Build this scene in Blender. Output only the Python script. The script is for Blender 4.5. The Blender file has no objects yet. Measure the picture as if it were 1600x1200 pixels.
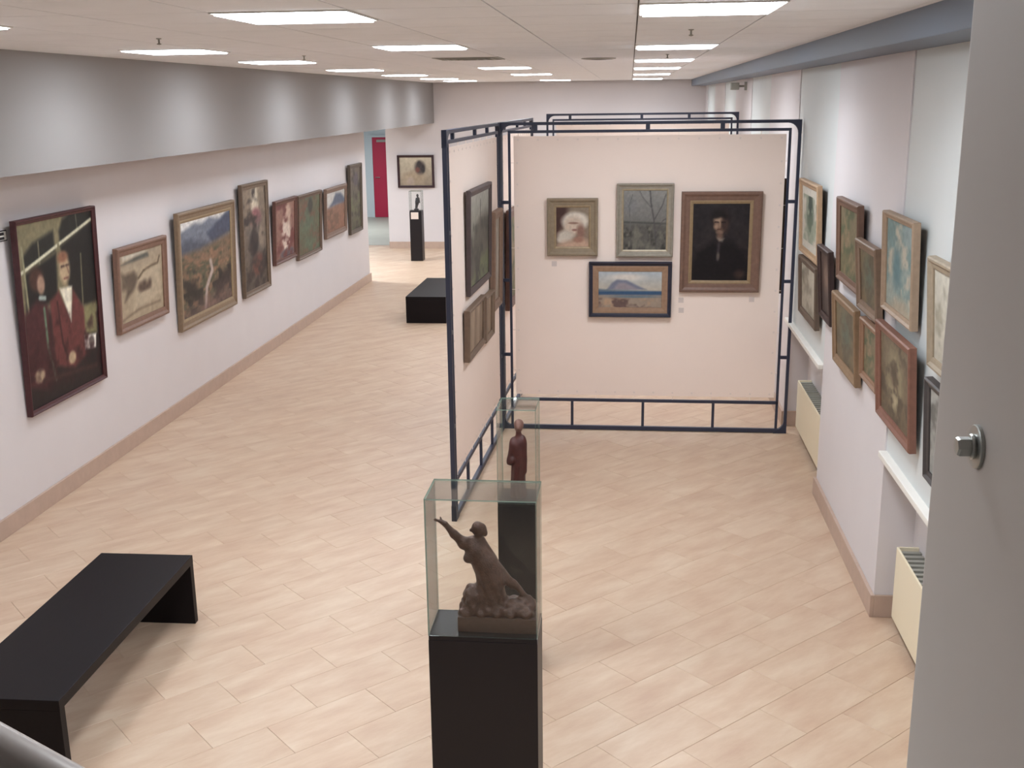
import bpy, bmesh, math, random
import numpy as np
from mathutils import Matrix, Vector

random.seed(7)
SC = bpy.context.scene
COL = SC.collection
PI = math.pi

# ---------------------------------------------------------------- camera
CAM_H = 2.9
YAW, PITCH, ROLL, FPX = 0.1070, 0.2526, -0.01252, 1720.0
fwd = Vector((-math.sin(YAW) * math.cos(PITCH), math.cos(YAW) * math.cos(PITCH), -math.sin(PITCH)))
rgt = Vector((math.cos(YAW), math.sin(YAW), 0.0))
upv = rgt.cross(fwd)
r2 = rgt * math.cos(ROLL) + upv * math.sin(ROLL)
u2 = upv * math.cos(ROLL) - rgt * math.sin(ROLL)
cam_data = bpy.data.cameras.new('camera')
cam_data.sensor_width = 36.0
cam_data.lens = FPX / 1600.0 * 36.0
cam_data.clip_start = 0.05
cam = bpy.data.objects.new('camera', cam_data)
cam.matrix_world = Matrix(((r2.x, u2.x, -fwd.x, 0), (r2.y, u2.y, -fwd.y, 0), (r2.z, u2.z, -fwd.z, CAM_H), (0, 0, 0, 1)))
COL.objects.link(cam)
SC.camera = cam

# ---------------------------------------------------------------- world, exposure
w = bpy.data.worlds.new('world')
SC.world = w
w.use_nodes = True
w.node_tree.nodes['Background'].inputs[0].default_value = (0.55, 0.6, 0.7, 1)
w.node_tree.nodes['Background'].inputs[1].default_value = 0.3
SC.view_settings.view_transform = 'Standard'
SC.view_settings.look = 'None'
SC.view_settings.gamma = 1.0
SC.view_settings.use_curve_mapping = False
SC.view_settings.exposure = -0.68
LAMP_W = 15.0            # power of one ceiling fixture
LAMP_COL = (0.93, 1.0, 1.08)
LAMP_SPREAD = math.radians(150)
DIFFUSER = 30.0

# ---------------------------------------------------------------- helpers
def lin(c):
    out = []
    for v in c[:3]:
        v = v / 255.0
        out.append(v / 12.92 if v <= 0.04045 else ((v + 0.055) / 1.055) ** 2.4)
    return tuple(out) + (1.0,)

def mat(name, c, rough=0.6, metal=0.0, spec=0.5, var=0.0, scale=8.0, bump=0.0, bscale=60.0, stretch=None, emit=0.0):
    m = bpy.data.materials.new(name)
    m.use_nodes = True
    nt = m.node_tree
    b = nt.nodes['Principled BSDF']
    b.inputs['Base Color'].default_value = lin(c)
    b.inputs['Roughness'].default_value = rough
    b.inputs['Metallic'].default_value = metal
    b.inputs['Specular IOR Level'].default_value = spec
    if emit:
        b.inputs['Emission Color'].default_value = (1, 1, 1, 1)
        b.inputs['Emission Strength'].default_value = emit
    if var or bump:
        geo = nt.nodes.new('ShaderNodeNewGeometry')
        mp = nt.nodes.new('ShaderNodeMapping')
        if stretch:
            mp.inputs['Scale'].default_value = stretch[:3]
            if len(stretch) > 3:
                mp.vector_type = 'TEXTURE'
                mp.inputs['Rotation'].default_value = (0, 0, stretch[3])
        nt.links.new(geo.outputs['Position'], mp.inputs['Vector'])
    if var:
        n = nt.nodes.new('ShaderNodeTexNoise')
        n.inputs['Scale'].default_value = scale
        n.inputs['Detail'].default_value = 4
        nt.links.new(mp.outputs[0], n.inputs['Vector'])
        mr = nt.nodes.new('ShaderNodeMapRange')
        mr.inputs['From Min'].default_value = 0.3
        mr.inputs['From Max'].default_value = 0.7
        mr.inputs['To Min'].default_value = 1.0 - var
        mr.inputs['To Max'].default_value = 1.0 + var
        nt.links.new(n.outputs['Fac'], mr.inputs['Value'])
        vm = nt.nodes.new('ShaderNodeVectorMath')
        vm.operation = 'SCALE'
        vm.inputs[0].default_value = lin(c)[:3]
        nt.links.new(mr.outputs[0], vm.inputs['Scale'])
        nt.links.new(vm.outputs[0], b.inputs['Base Color'])
    if bump:
        n2 = nt.nodes.new('ShaderNodeTexNoise')
        n2.inputs['Scale'].default_value = bscale
        nt.links.new(geo.outputs['Position'], n2.inputs['Vector'])
        bp = nt.nodes.new('ShaderNodeBump')
        bp.inputs['Strength'].default_value = bump
        bp.inputs['Distance'].default_value = 0.01
        nt.links.new(n2.outputs['Fac'], bp.inputs['Height'])
        nt.links.new(bp.outputs[0], b.inputs['Normal'])
    return m

def link(name, me, m=None, parent=None, loc=None):
    o = bpy.data.objects.new(name, me)
    COL.objects.link(o)
    if m is not None and me is not None and not me.materials:
        for q in (m if isinstance(m, (list, tuple)) else [m]):
            me.materials.append(q)
    if parent is not None:
        o.parent = parent
    if loc is not None:
        o.location = loc
    return o

def tag(o, label, cat, group=None):
    o['label'] = label
    o['category'] = cat
    if group:
        o['group'] = group
    return o

def thing(name, label, cat, loc=(0, 0, 0), rot=(0, 0, 0), group=None):
    o = bpy.data.objects.new(name, None)
    o.empty_display_size = 0.1
    COL.objects.link(o)
    o.location = loc
    o.rotation_euler = rot
    return tag(o, label, cat, group)

def bm_box(bm, x0, x1, y0, y1, z0, z1):
    vs = [bm.verts.new(p) for p in ((x0, y0, z0), (x1, y0, z0), (x1, y1, z0), (x0, y1, z0),
                                    (x0, y0, z1), (x1, y0, z1), (x1, y1, z1), (x0, y1, z1))]
    for f in ((3, 2, 1, 0), (4, 5, 6, 7), (0, 1, 5, 4), (1, 2, 6, 5), (2, 3, 7, 6), (3, 0, 4, 7)):
        bm.faces.new([vs[i] for i in f])
    return vs

def bm_done(bm, name, bev=0.0, seg=2, smooth=False):
    bm.normal_update()
    if bev:
        bmesh.ops.bevel(bm, geom=[e for e in bm.edges], offset=bev, segments=seg, profile=0.6, affect='EDGES')
    me = bpy.data.meshes.new(name)
    bm.to_mesh(me)
    bm.free()
    if smooth:
        for p in me.polygons:
            p.use_smooth = True
    return me

def box_me(name, x0, x1, y0, y1, z0, z1, bev=0.0, seg=2):
    bm = bmesh.new()
    bm_box(bm, x0, x1, y0, y1, z0, z1)
    return bm_done(bm, name, bev, seg)

def box(name, x0, x1, y0, y1, z0, z1, m, parent=None, bev=0.0, seg=2):
    return link(name, box_me(name, x0, x1, y0, y1, z0, z1, bev, seg), m, parent)

def boxes(name, lst, m, parent=None, bev=0.0):
    bm = bmesh.new()
    for b in lst:
        bm_box(bm, *b)
    return link(name, bm_done(bm, name, bev), m, parent)

def tube_me(name, pts, r, n=16, caps=True, smooth=True):
    bm = bmesh.new()
    pts = [Vector(p) for p in pts]
    rings = []
    for i, p in enumerate(pts):
        d = (pts[min(i + 1, len(pts) - 1)] - pts[max(i - 1, 0)]).normalized()
        a = d.cross(Vector((0, 0, 1)))
        if a.length < 1e-4:
            a = Vector((1, 0, 0))
        a.normalize()
        b = d.cross(a)
        rr = r[i] if isinstance(r, (list, tuple)) else r
        rings.append([bm.verts.new(p + (a * math.cos(t) + b * math.sin(t)) * rr) for t in [2 * PI * k / n for k in range(n)]])
    for i in range(len(rings) - 1):
        for k in range(n):
            bm.faces.new((rings[i][k], rings[i][(k + 1) % n], rings[i + 1][(k + 1) % n], rings[i + 1][k]))
    if caps:
        bm.faces.new(rings[0][::-1])
        bm.faces.new(rings[-1])
    bmesh.ops.recalc_face_normals(bm, faces=bm.faces)
    return bm_done(bm, name, smooth=smooth)

def lathe_me(name, prof, n=24, axis='z'):
    bm = bmesh.new()
    rings = []
    for (r, z) in prof:
        ring = []
        for k in range(n):
            t = 2 * PI * k / n
            p = (r * math.cos(t), r * math.sin(t), z)
            if axis == 'x':
                p = (z, r * math.cos(t), r * math.sin(t))
            ring.append(bm.verts.new(p))
        rings.append(ring)
    for i in range(len(rings) - 1):
        for k in range(n):
            bm.faces.new((rings[i][k], rings[i][(k + 1) % n], rings[i + 1][(k + 1) % n], rings[i + 1][k]))
    bm.faces.new(rings[0][::-1])
    bm.faces.new(rings[-1])
    bmesh.ops.recalc_face_normals(bm, faces=bm.faces)
    return bm_done(bm, name)

def struct(o):
    o['kind'] = 'structure'
    return o

# ---------------------------------------------------------------- materials
M_wall = mat('white_wall', (216, 210, 210), 0.85, var=0.012, scale=3)
M_cover = mat('window_cover_white', (210, 213, 211), 0.6, var=0.012, scale=3)
M_bulk = mat('bulkhead_grey_white', (150, 146, 144), 0.85)
M_ceil = mat('ceiling_tile', (238, 238, 240), 0.9, var=0.02, scale=5, bump=0.15, bscale=180)
M_ceilgap = mat('ceiling_grid_grey', (120, 112, 108), 0.8)
M_beam = mat('beam_blue_grey', (104, 114, 128), 0.5)
M_base = mat('baseboard_stone', (186, 162, 146), 0.5, var=0.05, scale=14)
M_black = mat('black_laminate', (20, 15, 20), 0.42, spec=0.4)
M_benchm = mat('dark_wenge_wood', (17, 11, 14), 0.5, spec=0.2, var=0.15, scale=10, stretch=(6, 0.6, 6))
M_metal = mat('dark_blue_steel', (52, 56, 74), 0.45, metal=0.2)
M_canvas = mat('cream_canvas_panel', (248, 230, 218), 0.9, var=0.01, scale=3)
M_eye = mat('eyelet_grey', (236, 220, 210), 0.5)
M_column = mat('grey_painted_steel', (182, 176, 170), 0.5, var=0.015, scale=6)
M_bolt = mat('zinc_bolt', (170, 172, 168), 0.35, metal=0.9)
M_rail = mat('brushed_steel', (168, 162, 158), 0.3, metal=0.45)
M_white = mat('white_paint', (232, 228, 220), 0.5)
M_radi = mat('radiator_cream', (238, 226, 198), 0.45)
M_grille = mat('radiator_grille_grey', (150, 148, 138), 0.5)
M_red = mat('crimson_door_paint', (172, 24, 62), 0.45)
M_corr = mat('corridor_pale_blue', (200, 206, 210), 0.8)
M_corrf = mat('corridor_grey_green_floor', (166, 164, 154), 0.5, var=0.05, scale=2)
M_card = mat('caption_card', (226, 212, 200), 0.7)
M_cardg = mat('caption_card_grey', (214, 199, 191), 0.7)
M_dark = mat('dark_plastic', (40, 38, 40), 0.5)
M_landing = mat('landing_concrete', (150, 146, 140), 0.8, var=0.05, scale=5)
M_bronze = mat('bronze_brown', (88, 63, 52), 0.4, metal=0.25, var=0.3, scale=60, bump=0.3, bscale=160)
M_plinth = mat('bronze_plinth', (92, 70, 60), 0.5, metal=0.1, var=0.15, scale=60)
M_redwood = mat('red_brown_carved_wood', (82, 36, 32), 0.45, var=0.25, scale=50)
M_head = mat('paler_brown_head', (120, 82, 70), 0.5, var=0.2, scale=60)  # paler brown than the robe
M_darkst = mat('dark_statuette', (48, 44, 46), 0.4)
M_back = mat('picture_back_board', (92, 74, 60), 0.9)

def floor_material():
    m = bpy.data.materials.new('peach_floor_tile')
    m.use_nodes = True
    nt = m.node_tree
    b = nt.nodes['Principled BSDF']
    b.inputs['Roughness'].default_value = 0.42
    geo = nt.nodes.new('ShaderNodeNewGeometry')
    oi = nt.nodes.new('ShaderNodeObjectInfo')
    rot = nt.nodes.new('ShaderNodeVectorRotate')
    rot.rotation_type = 'Z_AXIS'
    rot.inputs['Angle'].default_value = -PI / 4
    nt.links.new(geo.outputs['Position'], rot.inputs['Vector'])
    add = nt.nodes.new('ShaderNodeVectorMath')
    add.operation = 'MULTIPLY_ADD'
    add.inputs[1].default_value = (1.0, 3.2, 1.0)
    nt.links.new(rot.outputs[0], add.inputs[0])
    comb = nt.nodes.new('ShaderNodeCombineXYZ')
    mul = nt.nodes.new('ShaderNodeMath')
    mul.operation = 'MULTIPLY'
    mul.inputs[1].default_value = 37.0
    nt.links.new(oi.outputs['Random'], mul.inputs[0])
    nt.links.new(mul.outputs[0], comb.inputs['Z'])
    nt.links.new(comb.outputs[0], add.inputs[2])
    n = nt.nodes.new('ShaderNodeTexNoise')
    n.inputs['Scale'].default_value = 2.6
    n.inputs['Detail'].default_value = 5
    n.inputs['Roughness'].default_value = 0.6
    nt.links.new(add.outputs[0], n.inputs['Vector'])
    ramp = nt.nodes.new('ShaderNodeValToRGB')
    ramp.color_ramp.elements[0].position = 0.28
    ramp.color_ramp.elements[0].color = lin((188, 157, 133))
    ramp.color_ramp.elements[1].position = 0.74
    ramp.color_ramp.elements[1].color = lin((210, 188, 164))
    e = ramp.color_ramp.elements.new(0.5)
    e.color = lin((199, 172, 147))
    nt.links.new(n.outputs['Fac'], ramp.inputs['Fac'])
    mr = nt.nodes.new('ShaderNodeMapRange')
    mr.inputs['To Min'].default_value = 0.985
    mr.inputs['To Max'].default_value = 1.015
    nt.links.new(oi.outputs['Random'], mr.inputs['Value'])
    sc = nt.nodes.new('ShaderNodeVectorMath')
    sc.operation = 'SCALE'
    nt.links.new(ramp.outputs['Color'], sc.inputs[0])
    nt.links.new(mr.outputs[0], sc.inputs['Scale'])
    nt.links.new(sc.outputs[0], b.inputs['Base Color'])
    return m

M_floor = floor_material()
M_grout = mat('grout', (190, 164, 146), 0.8)

def glass_material(name, tint, refl, tr):
    m = bpy.data.materials.new(name)
    m.use_nodes = True
    nt = m.node_tree
    nt.nodes.clear()
    out = nt.nodes.new('ShaderNodeOutputMaterial')
    t = nt.nodes.new('ShaderNodeBsdfTransparent')
    t.inputs['Color'].default_value = tint
    g = nt.nodes.new('ShaderNodeBsdfGlossy')
    g.inputs['Roughness'].default_value = 0.03
    d = nt.nodes.new('ShaderNodeBsdfDiffuse')
    d.inputs['Color'].default_value = lin((150, 168, 156))
    fr = nt.nodes.new('ShaderNodeFresnel')
    fr.inputs['IOR'].default_value = 1.45
    ml = nt.nodes.new('ShaderNodeMath')
    ml.operation = 'MULTIPLY'
    ml.inputs[1].default_value = refl
    nt.links.new(fr.outputs[0], ml.inputs[0])
    mx1 = nt.nodes.new('ShaderNodeMixShader')
    mx1.inputs[0].default_value = tr
    nt.links.new(t.outputs[0], mx1.inputs[1])
    nt.links.new(d.outputs[0], mx1.inputs[2])
    mx = nt.nodes.new('ShaderNodeMixShader')
    nt.links.new(ml.outputs[0], mx.inputs[0])
    nt.links.new(mx1.outputs[0], mx.inputs[1])
    nt.links.new(g.outputs[0], mx.inputs[2])
    nt.links.new(mx.outputs[0], out.inputs[0])
    return m

M_glass = glass_material('clear_glass', (0.988, 0.993, 0.989, 1), 0.55, 0.008)
M_gedge = glass_material('green_glass_edge', (0.55, 0.72, 0.64, 1), 0.5, 0.6)

def lamp_material():
    m = bpy.data.materials.new('lit_diffuser')
    m.use_nodes = True
    nt = m.node_tree
    nt.nodes.clear()
    out = nt.nodes.new('ShaderNodeOutputMaterial')
    e = nt.nodes.new('ShaderNodeEmission')
    e.inputs['Color'].default_value = (0.93, 1.0, 1.08, 1)
    e.inputs['Strength'].default_value = DIFFUSER
    nt.links.new(e.outputs[0], out.inputs[0])
    return m

M_lamp = lamp_material()

# ================================================================ the room
XL, XR = -4.28, 1.426
ZC = 3.24
YB = 22.05
YEND = 17.89            # where the left wall stops
CELL = 0.55
ROW0 = 4.59

# ---- floor: slab and half-bond tiles laid at 45 degrees
floor = struct(box('floor', -8.2, 2.1, -2.7, 22.6, -0.2, -0.012, M_grout))
TW, TL, GAP = 0.2825, 0.55, 0.0009

def tile_mesh(name, l, wd):
    bm = bmesh.new()
    x, y, b = l / 2, wd / 2, 0.0015
    lo = [bm.verts.new((sx * x, sy * y, -0.012)) for sx, sy in ((-1, -1), (1, -1), (1, 1), (-1, 1))]
    mi = [bm.verts.new((sx * x, sy * y, -b)) for sx, sy in ((-1, -1), (1, -1), (1, 1), (-1, 1))]
    hi = [bm.verts.new((sx * (x - b), sy * (y - b), 0)) for sx, sy in ((-1, -1), (1, -1), (1, 1), (-1, 1))]
    for A, B in ((lo, mi), (mi, hi)):
        for k in range(4):
            bm.faces.new((A[k], A[(k + 1) % 4], B[(k + 1) % 4], B[k]))
    bm.faces.new(hi)
    return bm_done(bm, name)

tile_me = tile_mesh('tile', TL - GAP, TW - GAP)
tile_me.materials.append(M_floor)
C45 = math.sqrt(0.5)
spots = []
for j in range(-70, 90):
    v = -4.98 + TW / 2 + j * TW
    for i in range(-40, 70):
        u = 2.022 + TL / 2 + i * TL + (0.0 if j % 2 == 0 else TL / 2)
        x, y = (u + v) * C45, (u - v) * C45
        if -7.9 < x < 1.75 and -2.3 < y < 22.3 and (x > -4.45 or y > 17.5):
            spots.append((x, y))
# in view first: nearest visible tiles are objects of their own, the rest one field
def in_view(x, y):
    d = Vector((x, y, -CAM_H))
    z = d.dot(fwd)
    if z <= 0.1:
        return None
    px, py = 800 + FPX * d.dot(r2) / z, 600 - FPX * d.dot(u2) / z
    return z if (-90 < px < 1460 and py < 1290 and -4.4 < x < 1.6 and y < 22) else None
vis = sorted([(in_view(*s), s) for s in spots if in_view(*s)])
near = [s for _, s in vis[:300]]
nearset = set(near)
for (x, y) in near:
    o = link('tile', tile_me, None, floor, (x, y, 0))
    o.rotation_euler = (0, 0, PI / 4)
verts, faces = [], []
tv = np.array([v.co[:] for v in tile_me.vertices])
tf = [list(p.vertices) for p in tile_me.polygons]
rz = np.array([[C45, -C45, 0], [C45, C45, 0], [0, 0, 1]])
tvr = tv @ rz.T
for s in spots:
    if s in nearset:
        continue
    k = len(verts)
    verts += [tuple(p) for p in (tvr + np.array([s[0], s[1], 0]))]
    faces += [[q + k for q in f] for f in tf]
fm = bpy.data.meshes.new('tile_field')
fm.from_pydata(verts, [], faces)
tfld = link('tile_field', fm, M_floor, floor)
tfld['kind'] = 'stuff'

# corridor floor beyond the hall
struct(box('floor', -8.2, -4.5, 22.6, 28.5, -0.2, -0.002, M_corrf))

# ---- walls
struct(box('wall_left', XL - 0.32, XL, -2.7, YEND, -0.1, ZC + 0.05, M_wall))
struct(box('wall_back', -4.84, XR + 0.5, YB, YB + 0.3, -0.1, ZC + 0.05, M_wall))
struct(box('wall_behind_camera', -4.6, 1.95, -2.9, -2.7, -0.1, ZC + 0.05, M_wall))
PIERS = [(-2.7, 0.3), (2.13, 4.15), (5.98, 8.0), (9.83, 11.85), (13.68, 15.7), (17.53, 19.55), (21.38, YB)]
NICHES = [(0.3, 2.13), (4.15, 5.98), (8.0, 9.83), (11.85, 13.68), (15.7, 17.53), (19.55, 21.38)]
wr = [(1.62, 1.95, -2.7, YB, -0.1, ZC + 0.05)] + [(XR, 1.63, a, b, -0.1, ZC + 0.02) for a, b in PIERS]
struct(boxes('wall_right', wr, M_wall))
# covered windows over the radiator niches: board and sill
for k, (a, b) in enumerate(NICHES):
    wn = bpy.data.objects.new('window_%d' % (k + 1), None)
    COL.objects.link(wn)
    wn.location = (1.434, (a + b) / 2, 1.0)
    struct(wn)
    L = (b - a) / 2
    box('cover_board', 0.0, 0.186, -L, L, 0.0, 2.22, M_cover, wn)
    box('window_sill', -0.045, 0.186, -L + 0.003, L - 0.003, -0.035, 0.0, M_white, wn, 0.006)

# far corridor
struct(box('wall_corridor', -8.2, -4.5, 28.2, 28.5, -0.1, 2.9, M_corr))
struct(box('wall_corridor', -8.4, -8.2, 15.0, 28.5, -0.1, ZC + 0.05, M_corr))
struct(box('wall_corridor', -8.2, XL - 0.32, 14.8, 15.0, -0.1, ZC + 0.05, M_corr))
struct(box('wall_corridor', -4.84, -4.54, YB + 0.3, 28.2, -0.1, 2.9, M_corr))
struct(box('ceiling', -8.2, -4.54, YB + 0.05, 28.4, 2.9, 3.1, M_ceil))

# ---- baseboards
BB = 0.135
struct(boxes('baseboard_left', [(XL, XL + 0.022, -2.7, YEND + 0.022, 0, BB), (XL - 0.32, XL, YEND, YEND + 0.022, 0, BB)], M_base, None, 0.003))
struct(boxes('baseboard_back', [(-4.84, XR, YB - 0.016, YB, 0, BB)], M_base, None, 0.003))
bl = []
for a, b in PIERS:
    bl.append((XR - 0.022, XR, a - 0.016, b + 0.016, 0, BB))
    bl.append((XR, 1.62, a - 0.016, a, 0, BB))
    if b < YB - 0.5:
        bl.append((XR, 1.62, b, b + 0.016, 0, BB))
struct(boxes('baseboard_right', bl, M_base, None, 0.003))

# ---- bulkhead on the left and the beam on the right
XB = -3.85
struct(boxes('trim_1', [(-4.6, XB, -2.7, YEND, 2.475, ZC + 0.02), (-4.84, XB, YEND, YB, 2.475, ZC + 0.02)], M_bulk, None, 0.0))
struct(box('trim_2', 1.155, XR + 0.03, -2.7, YB, 3.118, ZC + 0.02, M_beam, None, 0.004))

# ---- ceiling: slab, tiles, lights
ceiling = struct(box('ceiling', -8.2, 1.95, -2.9, YB + 0.05, ZC + 0.012, ZC + 0.3, M_ceilgap))
box('near_ceiling_board', XB, 1.155, -2.7, ROW0 - 1.5 * CELL, ZC, ZC + 0.014, M_ceil, ceiling)
box('side_ceiling_board', -8.2, -4.84, 15.0, YB, ZC, ZC + 0.014, M_ceil, ceiling)
box('edge_ceiling_strip', 1.125, 1.155, ROW0 - 1.5 * CELL, YB, ZC, ZC + 0.014, M_ceil, ceiling)
box('edge_ceiling_strip', XB, -3.825, ROW0 - 1.5 * CELL, YB, ZC, ZC + 0.014, M_ceil, ceiling)
ct_me = box_me('tile', -CELL / 2 + 0.0035, CELL / 2 - 0.0035, -CELL / 2 + 0.0035, CELL / 2 - 0.0035, 0, 0.013)
ct_me.materials.append(M_ceil)
def row(y):
    return round((y - 4.75) / CELL)
lights = {}
ROW_A = [(4.75, ''), (7.5, ''), (9.7, ''), (12.45, ''), (15.2, ''), (17.95, ''), (20.15, '')]
ROW_B = [4.75, 7.5, 12.45, 15.75, 20.7]
ROW_C = [4.75, 8.05, 10.8, 13.55, 16.85, 20.7]
for y, _ in ROW_A:
    lights[(-6, row(y))] = 'A'
for y in ROW_B:
    lights[(-3, row(y))] = 'B'
for y in ROW_C:
    lights[(0, row(y))] = 'C'
vents = {(-3, row(9.7))}
for r in range(-1, 32):
    for c in range(-7, 2):
        if (c, r) in lights or (c, r) in vents:
            continue
        yy = ROW0 + r * CELL
        if yy + CELL / 2 > YB:
            continue
        link('tile', ct_me, None, ceiling, (0.3 + c * CELL, yy, ZC))

diff_me = None
def ceiling_light(x, y, z, label, power=1.0, group='recessed square ceiling lights', col=LAMP_COL):
    t = thing('ceiling_light', label, 'ceiling light', (x, y, z), group=group)
    h = CELL / 2 - 0.002
    f = 0.006
    boxes('light_frame', [(-h, h, -h, -h + f, -0.006, 0.012), (-h, h, h - f, h, -0.006, 0.012),
                          (-h, -h + f, -h + f, h - f, -0.006, 0.012), (h - f, h, -h + f, h - f, -0.006, 0.012)], M_white, t)
    box('diffuser', -h + 0.018, h - 0.018, -h + 0.012, h - 0.012, -0.012, -0.002, M_lamp, t)
    ld = bpy.data.lights.new('lamp', 'AREA')
    ld.shape = 'SQUARE'
    ld.size = 0.5
    ld.energy = LAMP_W * power
    ld.color = col
    ld.spread = LAMP_SPREAD
    lo = bpy.data.objects.new('lamp', ld)
    COL.objects.link(lo)
    lo.parent = t
    lo.location = (0, 0, -0.016)
    return t

ORD = ['nearest', 'second nearest', 'third nearest', 'fourth nearest', 'fifth nearest', 'sixth nearest', 'farthest']
ROWN = {'A': 'row beside the grey bulkhead', 'B': 'middle row of the ceiling', 'C': 'row nearest the blue-grey beam'}
for key in 'ABC':
    cells = sorted([k for k, v in lights.items() if v == key], key=lambda q: q[1])
    for i, (c, r) in enumerate(cells):
        n = 'farthest' if i == len(cells) - 1 else ORD[i]
        ceiling_light(0.3 + c * CELL, ROW0 + r * CELL, ZC, '%s lit square ceiling panel in the %s' % (n, ROWN[key]), {'A': 0.72, 'B': 0.95, 'C': 1.6}[key])
# lamps behind the picture's top edge and in the side lobby, the same fixture
for x, lb in ((-1.35, 'left of the camera'), (0.3, 'beside the grey column')):
    ceiling_light(x, 2.0, ZC - 0.004, 'lit square ceiling panel over the landing edge, ' + lb, 1.5)
ceiling_light(-6.1, 18.6, ZC - 0.004, 'lit square ceiling panel in the side lobby, nearer one', 14.0)
ceiling_light(-6.6, 20.4, ZC - 0.004, 'lit square ceiling panel in the side lobby, farther one', 2.0)
ceiling_light(-6.4, 25.2, 2.9, 'added unseen lit ceiling panel in the corridor before the red door', 7.0, col=(0.93, 1.0, 1.03))  # added unseen lamp, put in to brighten the corridor and its door

# ceiling vents and sprinklers
def vent(c, r, label, m):
    x, y = 0.3 + c * CELL, ROW0 + r * CELL
    t = thing('ceiling_vent', label, 'vent', (x, y, ZC))
    h = CELL / 2 - 0.003
    box('backing', -h, h, -h, h, 0.004, 0.012, m, t)
    for k in range(4):
        s0, s1 = h - k * 0.065, h - k * 0.065 - 0.02
        boxes('louvre', [(-s0, s0, -s0, -s1, -0.004 - 0.003 * k, 0.006), (-s0, s0, s1, s0, -0.004 - 0.003 * k, 0.006),
                         (-s0, -s1, -s1, s1, -0.004 - 0.003 * k, 0.006), (s1, s0, -s1, s1, -0.004 - 0.003 * k, 0.006)], m, t)
t = thing('ceiling_vent', 'dark round ceiling vent near the row of lights by the beam', 'vent', (-0.28, 9.95, ZC))
link('collar', lathe_me('collar', [(0.15, 0.0), (0.15, -0.006), (0.125, -0.01), (0.12, -0.004)], 28), M_grille, t)
link('dark_opening', lathe_me('dark_opening', [(0.118, -0.001), (0.118, -0.007), (0.06, -0.014), (0.02, -0.016)], 28), M_dark, t)
vent(-3, row(9.7), 'grey square ceiling vent in the middle row behind two lights', M_grille)
for (x, y, lb) in [(-2.504, 5.909, 'small dark ceiling sprinkler nearest the grey bulkhead'), (-2.44, 8.4, 'small dark ceiling sprinkler farther along the bulkhead side'),
                   (0.305, 6.0, 'small dark ceiling sprinkler between the two nearest lights by the beam'), (0.29, 9.3, 'small dark ceiling sprinkler between second and third lights by the beam')]:
    t = thing('sprinkler', lb, 'sprinkler', (x, y, ZC), group='ceiling sprinklers')
    link('pipe', lathe_me('pipe', [(0.014, 0.0), (0.014, -0.004), (0.005, -0.006), (0.005, -0.026)], 12), M_grille, t)
    link('deflector', lathe_me('deflector', [(0.004, -0.025), (0.012, -0.028), (0.012, -0.031), (0.003, -0.034)], 12), M_grille, t)

# small wall camera under the beam
t = thing('security_camera', 'small grey camera on the right wall under the blue-grey beam', 'camera', (XR, 14.3, 3.03))
box('mount', -0.03, 0.0, -0.03, 0.03, -0.05, 0.05, M_grille, t, 0.004)
box('arm', -0.12, -0.03, -0.012, 0.012, -0.012, 0.012, M_grille, t)
box('housing', -0.2, -0.1, -0.09, 0.06, -0.045, 0.04, M_grille, t, 0.008)

# ---- door at the end of the corridor
dr = bpy.data.objects.new('door_1', None)
COL.objects.link(dr)
dr.location = (-6.53, 28.2, 0)
struct(dr)
box('door_leaf', 0.0, 0.92, -0.05, -0.008, 0.004, 2.02, M_red, dr, 0.004)
boxes('door_frame', [(-0.05, -0.002, -0.06, 0, 0, 2.07), (0.922, 0.97, -0.06, 0, 0, 2.07), (-0.002, 0.922, -0.06, 0, 2.022, 2.07)], M_corr, dr)
box('door_closer', 0.12, 0.42, -0.09, -0.05, 1.9, 1.96, M_grille, dr, 0.004)
link('door_handle', tube_me('door_handle', [(0.06, -0.05, 1.02), (0.06, -0.1, 1.02), (0.18, -0.1, 1.02)], 0.01, 8), M_bolt, dr)

# ---- radiators
def radiator(a, b, label):
    t = thing('radiator', label, 'radiator', (1.5, (a + b) / 2, 0.06))
    L = (b - a) / 2
    box('front_panel', 0.0, 0.012, -L, L, 0.0, 0.42, M_radi, t, 0.004)
    box('side_panel', 0.012, 0.118, -L, -L + 0.012, 0.0, 0.42, M_radi, t)
    box('side_panel', 0.012, 0.118, L - 0.012, L, 0.0, 0.42, M_radi, t)
    box('core', 0.014, 0.118, -L + 0.014, L - 0.014, 0.02, 0.36, M_grille, t)
    n = int((b - a) / 0.06)
    for k in range(n):
        y = -L + 0.03 + k * (2 * L - 0.05) / n
        box('grille_bar', 0.014, 0.117, y, y + 0.028, 0.395, 0.415, M_grille, t)
    for y in (-L + 0.12, L - 0.12):
        box('foot', 0.03, 0.09, y - 0.02, y + 0.02, -0.06, 0.02, M_grille, t)
radiator(4.3, 5.86, 'cream radiator with grey top grille in the niche nearest the grey column')
radiator(8.42, 9.6, 'cream radiator in the niche beside the white display panel')
radiator(12.2, 13.4, 'cream radiator in the niche behind the white display panel')

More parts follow.
